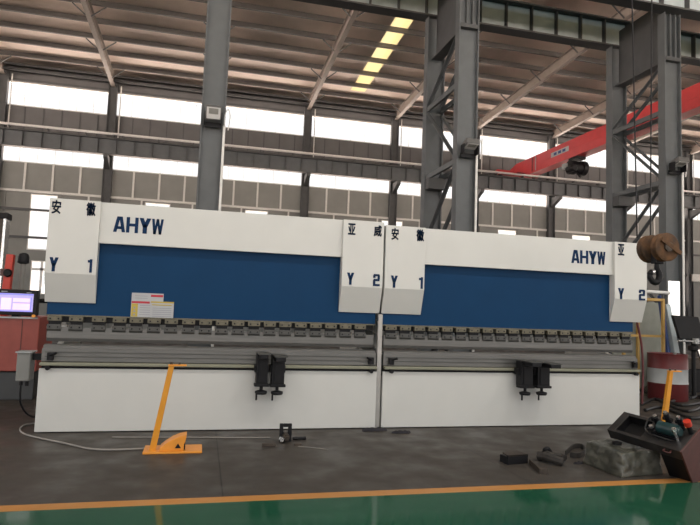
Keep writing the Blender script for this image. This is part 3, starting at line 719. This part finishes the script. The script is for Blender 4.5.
# lifting straps: wide webbing loops
def strap(name, pts, wd, th, label):
    pts = spline(pts, 8); vs = []; fs = []
    for i, p in enumerate(pts):
        for q in ((0, 0), (0, wd), (th, wd), (th, 0)):
            d = (pts[min(i+1, len(pts)-1)]-pts[max(i-1, 0)]); d.z = 0
            if d.length < 1e-5: d = Vector((1, 0, 0))
            d.normalize(); n = Vector((-d.y, d.x, 0))
            vs.append(p+n*q[0]+Vector((0, 0, q[1])))
    for i in range(len(pts)-1):
        for k in range(4): a = 4*i+k; b = 4*i+(k+1) % 4; fs.append((a, b, b+4, a+4))
    fs += [(0, 1, 2, 3), tuple(4*(len(pts)-1)+k for k in range(4))[::-1]]
    o = build(name, MB().add(vs, fs), M['strap'], smooth=True, loc=(pts[0].x, pts[0].y, 0)); return tag(o, label, 'strap')
P = lambda x, y, z=.002: at_z(x, y, z)
strap('webbing_strap', [P(566, 456), P(574, 449), P(582, 449), P(584, 454), P(578, 458), P(570, 457.2)], .06, .01, 'dark webbing strap curled in a loop beside the wrapped block')
t = thing('strap_bundle', tuple(P(550, 458)), 'folded dark strap bundle on the floor between angle iron and wrapped block', 'strap')
c = P(548, 456)
build('folded_strap', MB().tube(spline([P(538, 456, .05), P(545, 456.5, .06), P(553, 459, .06), P(563, 462, .045)]), [.05]*18+[.045], 8), M['strap'], t, smooth=True)
build('strap_fold', MB().tube(spline([P(545, 452, .06), P(551, 455, .09), P(560, 456, .06), P(565, 458, .05)]), .035, 8), M['strap'], t, smooth=True)
build('buckle', MB().tube(spline([P(546, 453, .03), P(545, 450, .10), P(548, 449, .12), P(550, 452, .08)]), .028, 8), M['blackiron'], t, smooth=True)

# plastic wrapped block
A = at_z(622, 478.5, 0); Bl = at_z(583, 463, 0); Cr = at_z(663, 474, 0); Dk = Bl+(Cr-A)
HB = .25
def wrapped():
    bm = bmesh.new(); N = 9
    def pt(u, v, s_): return A*(1-u)*(1-v)+Bl*u*(1-v)+Cr*v*(1-u)+Dk*u*v
    mbx = MB()
    lo = [A, Cr, Dk, Bl]; hi = [q+(((A+Dk)/2)-q)*.06+Vector((0, 0, HB)) for q in lo]
    mbx.hexa(lo, hi)
    o = build('wrapped_block', mbx, M['wrap'], loc=tuple((A+Dk)/2))
    bm.from_mesh(o.data); bmesh.ops.subdivide_edges(bm, edges=bm.edges[:], cuts=9, use_grid_fill=True)
    for v in bm.verts:
        if v.co.z > .01:
            k = .018*math.sin(v.co.x*37+v.co.z*21)*math.cos(v.co.y*31-v.co.z*17)+random.uniform(-.008, .008)
            v.co += v.normal*k
    bm.to_mesh(o.data); bm.free(); o.data.polygons.foreach_set('use_smooth', [True]*len(o.data.polygons))
    b = o.modifiers.new('bevel', 'BEVEL'); b.width = .02; b.segments = 2; b.limit_method = 'ANGLE'; b.angle_limit = 1.0
    return tag(o, 'grey green block wrapped in cloudy plastic on the floor', 'wrapped block')
wrapped()
tc_ = A*.45+Dk*.25+Cr*.0+Bl*.3
c = at_z(617, 444.5, HB+.012); c.z = HB
tag(build('tape_roll', MB().lathe((c.x, c.y, HB+.012), [(.03, 0), (.05, .0), (.052, .03), (.03, .03)], 20), M['black'], loc=(c.x, c.y, HB)), 'small black ring lying on top of the wrapped block', 'ring')
c = at_z(581, 463, 0)
rag('floor_rag', ell(c.x-.05, c.y-.02, .06, .03, 10), .02, 'small grey scrap left of the wrapped block')

# ------------------------------------------------------------------ maroon tank lying at the right
tA = at_z(607, 429.5, .39); tC = at_z(680, 451.5, .335)
dB = ray(624, 411.5); tB = EYE+dB*((tA-EYE).dot(tC-tA)/dB.dot(tC-tA))
ul = tC-tA; LEN = ul.length; ul.normalize(); us = tB-tA; WID = us.length; us.normalize()
nn = ul.cross(us).normalized()
if nn.z < 0: nn = -nn
def loc(u, v, h=0): return tA+ul*u+us*v+nn*h
def lbox(mb, u0, u1, v0, v1, h0, h1):
    q = lambda h: [loc(u0, v0, h), loc(u1, v0, h), loc(u1, v1, h), loc(u0, v1, h)]
    return mb.hexa(q(h0), q(h1))
def drop(p):                                     # along the box side down to the floor
    return p-nn*(p.z/nn.z)
base = drop(loc(LEN, WID*.3))
t = thing('hydraulic_tank', (base.x, base.y, 0), 'maroon hydraulic tank with a black recess tipped beside the wrapped block', 'hydraulic unit')
TH_ = .12
r0, r1, q0, q1 = .09, .46*LEN, WID*.12, WID*.88
g = MB()
lbox(g, 0, r0, 0, WID, -TH_, 0); lbox(g, r1, LEN, 0, WID, -TH_, 0); lbox(g, r0, r1, 0, q0, -TH_, 0); lbox(g, r0, r1, q1, WID, -TH_, 0); lbox(g, r0, r1, q0, q1, -TH_, -TH_+.015)
build('tray', g, M['tank'], t, bevel=.004)
g = MB(); lbox(g, r0, r1, q0, q1, -TH_+.016, -TH_+.02); build('recess_shade_floor', g, M['black'], t)  # black floor and sides put the shade of the opening into colour
g = MB(); e_ = .004
lbox(g, r0, r0+e_, q0, q1, -TH_+.02, -.002); lbox(g, r1-e_, r1, q0, q1, -TH_+.02, -.002); lbox(g, r0+e_, r1-e_, q0, q0+e_, -TH_+.02, -.002); lbox(g, r0+e_, r1-e_, q1-e_, q1, -TH_+.02, -.002)
build('recess_shade_sides', g, M['black'], t)
a0, a1 = LEN*.70, LEN-.012
top = [loc(a0, .01, -TH_-.001), loc(a1, .01, -TH_-.001), loc(a1, WID-.01, -TH_-.001), loc(a0, WID-.01, -TH_-.001)]
build('tank_body', MB().hexa([drop(p) for p in top], top), M['black'], t, bevel=.003)
g = MB()
f0 = [loc(LEN+.001, -.008, .004), loc(LEN+.001, WID+.10, .004)]; f1 = [loc(LEN+.02, -.008, .004), loc(LEN+.02, WID+.10, .004)]
g.hexa([drop(f0[0]), drop(f1[0]), drop(f1[1]), drop(f0[1])], [f0[0], f1[0], f1[1], f0[1]])
build('end_plate', g, M['maroon'], t, bevel=.003)
build('tank_handle', MB().tube(spline([loc(LEN*.80, -.001, -.03), loc(LEN*.80, -.03, -.03), loc(LEN*.88, -.03, -.03), loc(LEN*.88, -.001, -.03)]), .008, 8), M['maroon'], t)
mo = loc(LEN*.70, WID*.55)
build('motor', MB().tube([mo+ul*(-.05)+nn*.075, mo+ul*.16+nn*.075], [.065, .065], 18).tube([mo+ul*.16+nn*.075, mo+ul*.19+nn*.075], [.05, .04], 18), M['teal'], t, smooth=True)
c4 = [mo+ul*-.06+us*-.06, mo+ul*.15+us*-.06, mo+ul*.15+us*.06, mo+ul*-.06+us*.06]
build('motor_foot', MB().hexa(c4, [q+nn*.025 for q in c4]), M['blackiron'], t)
for du, dv, hz in ((-.10, -.06, .10), (.0, .10, .19), (-.13, .08, .12), (.12, .12, .15)):
    q = mo+ul*du+us*dv
    v = build('valve', MB().cyl(q, q+nn*hz, .03, 14), M['blackiron'], t, smooth=True)
    build('valve_arm', MB().cyl(q+nn*hz*.6-ul*.05, q+nn*hz*.6+ul*.05, .02, 10), M['blackiron'], v)
    build('fitting', MB().cyl(q+nn*hz, q+nn*(hz+.022), .022, 6), M['silver'], v)
q = mo+ul*.16+us*-.05
build('pressure_fitting', MB().cyl(q, q+nn*.13, .016, 10).cyl(q+nn*.13, q+nn*.155, .024, 8), M['silver'], t)
q = mo+ul*.22+us*.10
build('filler_neck', MB().cyl(q, q+nn*.10, .026, 14), M['blackiron'], t)
build('filler_cap', MB().cyl(q+nn*.10, q+nn*.155, .038, 14), M['redcap'], t)
build('tank_hose', MB().tube(spline([mo+ul*-.11+us*.08+nn*.12, mo+ul*-.19+us*.05+nn*.10, mo+ul*-.19+us*-.06+nn*.03, mo+ul*-.05+us*-.09+nn*.02, mo+ul*.12+us*-.09+nn*.015]), .009, 8), M['hose'], t, smooth=True)

# ------------------------------------------------------------------ hook block
HX, HZ = 5.575, 2.57
t = thing('hook_block', (HX, 6.3, HZ), 'rusty double sheave crane hook block hanging before the right press', 'crane hook')
for yy in (6.16, 6.40):
    s_ = build('sheave', MB().lathe((HX, yy, HZ), [(.05, -.058), (.15, -.056), (.178, -.046), (.178, -.03), (.15, 0), (.178, .03), (.178, .046), (.15, .056), (.05, .058)], 36, 'Y'), M['rust'], t, smooth=True)
    build('sheave_hub', MB().lathe((HX, yy, HZ), [(.035, -.085), (.06, -.08), (.06, .08), (.035, .085)], 20, 'Y'), M['iron'], s_)
build('cheek_plate', MB().beam((HX-.11, 6.082, HZ+.09), (HX+.17, 6.082, HZ-.075), .02, .055, (0, 0, 1)), M['rust'], t, bevel=.004)
build('yoke', MB().box(HX-.06, HX+.06, 6.235, 6.335, HZ-.20, HZ+.06), M['blackiron'], t, bevel=.01)
hp = [(HX+a*.78, 6.29, HZ-.18+(b+.2)*.78) for a, b in ((.0, -.2), (.0, -.30), (.035, -.37), (.045, -.44), (.0, -.515), (-.08, -.52), (-.135, -.45), (-.125, -.37), (-.10, -.335))]
sp = spline(hp, 6); n_ = len(sp)
build('hook', MB().tube(sp, [.028+.012*math.sin(PI*min(1, i/n_*1.15)) if i < n_*.8 else .036*(1-(i/n_-.8)*4.0)+.005 for i in range(n_)], 12), M['blackiron'], t, smooth=True)
build('hook_latch', MB().beam((HX+.01, 6.29, HZ-.28), (HX-.08, 6.29, HZ-.31), .012, .018), M['silver'], t)
for (xa, ya), (xb, yb) in (((632.7, 30), (637.2, 238)), ((651.6, 30), (650.4, 236))):
    a = at_y(xa, ya, 6.40); b = at_y(xb, yb, 6.40)
    d = (a-b)/(a.z-b.z); top = b+d*(rz(6.42)-.001-b.z)
    build('wire_rope', MB().tube([b, top], .009, 6), M['blackiron'], t)

t = thing('glow_panel', (CX[2]-.02, 13.08, 1.55), 'bright white glowing panel on the lattice column behind the hook', 'lamp')  # emissive panel stands in for a bright white strip on the column
build('panel_back', MB().box(CX[2]-.26, CX[2]+.11, 13.03, 13.075, 1.66, 2.72), M['drumwhite'], t, bevel=.006)
build('panel_face', MB().box(CX[2]-.25, CX[2]+.10, 13.022, 13.029, 1.80, 2.71), M['lit'], t)
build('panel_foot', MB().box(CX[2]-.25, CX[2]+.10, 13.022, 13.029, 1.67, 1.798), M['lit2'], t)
# ------------------------------------------------------------------ right background
def drum(cx, cy, r_, h_, label):
    t = thing('oil_drum', (cx, cy, 0), label, 'drum', 'red and white oil drums')
    z1, z2 = h_*.37, h_*.68
    build('lower_shell', MB().lathe((cx, cy, 0), [(r_*.97, 0), (r_, .02), (r_, z1-.02), (r_*1.02, z1)], 36), M['drumred'], t, smooth=True)
    build('white_band', MB().lathe((cx, cy, 0), [(r_*1.02, z1), (r_, z1+.02), (r_, z2-.02), (r_*1.02, z2)], 36), M['drumwhite'], t, smooth=True)
    build('upper_shell', MB().lathe((cx, cy, 0), [(r_*1.02, z2), (r_, z2+.02), (r_, h_-.02), (r_*1.02, h_), (r_*.96, h_), (r_*.95, h_-.02)], 36), M['drumred'], t, smooth=True)
    build('bung', MB().cyl((cx+r_*.5, cy, h_-.02), (cx+r_*.5, cy, h_+.02), .035, 12), M['greybox'], t)
    return t
drum(9.66, 10.62, .385, .97, 'red oil drum with a white band right of the right press')
t = thing('grey_crate', (8.9, 11.2, 0), 'grey steel crate between the right press and the red drum', 'crate')
build('crate_body', MB().box(8.55, 9.15, 11.0, 11.6, 0.06, .78), M['greybox'], t, bevel=.01)
build('crate_rim', MB().box(8.52, 9.18, 10.97, 11.63, .78, .83), M['drumwhite'], t, bevel=.005)
for sx in (8.6, 9.1):
    for sy in (11.05, 11.55): build('foot', MB().box(sx-.04, sx+.04, sy-.04, sy+.04, 0, .06), M['blackiron'], t)
t = thing('tube_rack', (10.0, 11.6, 0), 'yellow tube frame rack standing behind the red drum', 'rack')
for xx in (9.35, 10.42):
    for yy in (11.58, 12.4): build('rack_post', MB().box(xx-.03, xx+.03, yy-.03, yy+.03, 0, 2.17), M['rackyellow'], t)
build('top_rail', MB().box(9.38, 10.39, 11.56, 11.6, 2.11, 2.17), M['rackyellow'], t)
build('middle_rail', MB().box(9.38, 10.39, 11.56, 11.6, 1.27, 1.32), M['rackyellow'], t)
gb = build('upper_bar', MB().tube([(9.1, 11.58, 2.33), (10.6, 11.58, 2.31)], .04, 10), M['palepipe'], t, smooth=True)
for xx in (9.35, 10.42): build('bar_bracket', MB().box(xx-.025, xx+.025, 11.56, 11.60, 2.171, 2.30), M['grey_dark'], gb)
for yy in (12.38,): build('rear_rail', MB().box(9.38, 10.39, yy, yy+.04, 2.11, 2.17), M['rackyellow'], t)
for xx in (9.35, 10.42): build('side_rail', MB().box(xx-.025, xx+.025, 11.61, 12.37, 2.11, 2.17), M['rackyellow'], t)
tag(build('sheet_panel', MB().box(9.8, 11.2, 12.5, 12.55, 0, 2.1), M['grease'], loc=(10.4, 12.52, 0)), 'grey green sheet panel standing behind the yellow tube rack', 'panel')
tag(build('blue_profile', MB().hexa([(10.62, 11.5, 0), (10.7, 11.5, 0), (10.7, 11.62, 0), (10.62, 11.62, 0)], [(10.50, 11.75, 2.25), (10.56, 11.75, 2.25), (10.56, 11.85, 2.25), (10.50, 11.85, 2.25)]), M['bluecab'], bevel=.005, loc=(10.6, 11.55, 0)), 'tall blue steel profile leaning right of the yellow rack', 'steel profile')
tag(build('grey_profile', MB().hexa([(10.76, 11.4, 0), (10.92, 11.4, 0), (10.92, 11.55, 0), (10.76, 11.55, 0)], [(10.62, 11.7, 2.05), (10.74, 11.7, 2.05), (10.74, 11.82, 2.05), (10.62, 11.82, 2.05)]), M['girder'], bevel=.005, loc=(10.8, 11.5, 0)), 'tall pale grey profile between blue profile and black monitor', 'steel profile')
t = thing('monitor_stand', (10.95, 11.0, 0), 'black monitor on a dark stand at the right edge', 'monitor')
sx = .0
build('monitor_case', MB().hexa([(10.33, 10.98, 1.27), (11.0, 10.98, 1.25), (11.0, 11.06, 1.25), (10.33, 11.06, 1.27)], [(10.24, 11.08, 1.79), (10.93, 11.08, 1.77), (10.93, 11.16, 1.77), (10.24, 11.16, 1.79)]), M['black'], t, bevel=.012)
build('cross_bar', MB().tube([(10.2, 10.9, 1.23), (11.3, 10.9, 1.215)], .022, 10), M['silver'], t)
build('bar_clamp', MB().box(10.62, 10.72, 10.85, 10.95, 1.17, 1.29), M['drumwhite'], t, bevel=.01)
build('stand_post', MB().cyl((10.68, 10.98, .03), (10.68, 10.98, 1.26), .045, 14), M['black'], t)
build('stand_head', MB().lathe((10.68, 10.98, 1.0), [(.06, 0), (.11, .03), (.11, .12), (.06, .15)], 18), M['black'], t, smooth=True)
build('stand_base', MB().lathe((10.68, 10.98, 0), [(.3, 0), (.3, .02), (.08, .04)], 24), M['black'], t)
build('stay', MB().beam((10.72, 10.9, 1.05), (10.86, 10.9, .70), .05, .05), M['silver'], t)
t = thing('work_cabinet', (11.3, 11.9, 0), 'dark work cabinet with a brown top behind the black monitor stand', 'cabinet')
build('cabinet_body', MB().box(10.85, 12.2, 11.7, 12.4, 0, .55), M['black'], t, bevel=.01)
build('cabinet_top', MB().box(10.82, 12.25, 11.66, 12.45, .55, .80), M['iron'], t, bevel=.01)
hz_ = [([(642, 372), (650, 378), (646, 388), (655, 397), (668, 402), (680, 398)], 'black hose looping round the foot of the red drum'),
       ([(640, 390), (652, 394), (664, 400), (682, 405), (699, 403)], 'black hose lying straight in front of the red drum'),
       ([(641, 404), (655, 399), (672, 406), (688, 411), (699, 408)], 'black hose nearest the right press, along the floor'),
       ([(685, 392), (690, 398), (698, 396), (706, 400)], 'black hose right of the red drum'),
       ([(645, 410), (660, 407), (676, 412), (692, 418), (704, 416)], 'black hose on the floor just behind the amber post')]
for pts, l in hz_:
    tag(build('floor_hose', MB().tube(spline([at_z(x, max(y, 386), .03) for x, y in pts]), .03, 8), M['hose'], smooth=True), l, 'hose', 'hoses round the drum')
tag(build('pink_hose', MB().tube(spline([at_y(637, 322, 9.9), at_y(640, 336, 9.9), at_y(642, 349, 9.9), at_y(643, 372, 9.9), at_z(642, 404, .03)]), .022, 8), M['drumred'], smooth=True), 'dark red hose hanging down beside the right press', 'hose')

# ================================================================== LIGHT
wd = bpy.data.worlds.new('overcast'); sc.world = wd; wd.use_nodes = True
nt = wd.node_tree; bg = nt.nodes['Background']
tc = nt.nodes.new('ShaderNodeTexCoord'); sp_ = nt.nodes.new('ShaderNodeSeparateXYZ'); nt.links.new(tc.outputs['Generated'], sp_.inputs[0])
rp = nt.nodes.new('ShaderNodeValToRGB'); mr = nt.nodes.new('ShaderNodeMapRange'); mr.inputs['From Min'].default_value = -1; mr.inputs['From Max'].default_value = 1
nt.links.new(sp_.outputs['Z'], mr.inputs['Value']); nt.links.new(mr.outputs['Result'], rp.inputs['Fac'])
e = rp.color_ramp.elements
e[0].position = 0; e[0].color = (7.4, 6.0, 5.05, 1)
e[1].position = 1; e[1].color = (1.0, .99, .98, 1)
k = e.new(.49); k.color = (7.4, 6.0, 5.05, 1)
k = e.new(.51); k.color = (.70, .70, .695, 1)
k = e.new(.60); k.color = (.80, .80, .80, 1)
nt.links.new(rp.outputs['Color'], bg.inputs['Color']); bg.inputs['Strength'].default_value = 1.9
# unseen area lights added under the near aisle roof for light from above
for i, (x, y, p) in enumerate(((-5.5, 1.0, 260), (0.5, 1.0, 320), (6.5, 1.0, 520), (12.5, 1.0, 520), (3.5, -5.0, 150), (12.0, -5.0, 150))):
    ld = bpy.data.lights.new('top_fill_light', 'AREA'); ld.shape = 'RECTANGLE'; ld.size = 1.6; ld.size_y = .8; ld.energy = p; ld.color = (1, .98, .94)
    lo = bpy.data.objects.new('top_fill_light', ld); COL.objects.link(lo); lo.location = (x, y, 13.2)
sc.view_settings.view_transform = 'Standard'; sc.view_settings.look = 'None'
sc.view_settings.gamma = 1; sc.view_settings.use_curve_mapping = False
sc.view_settings.exposure = -0.2
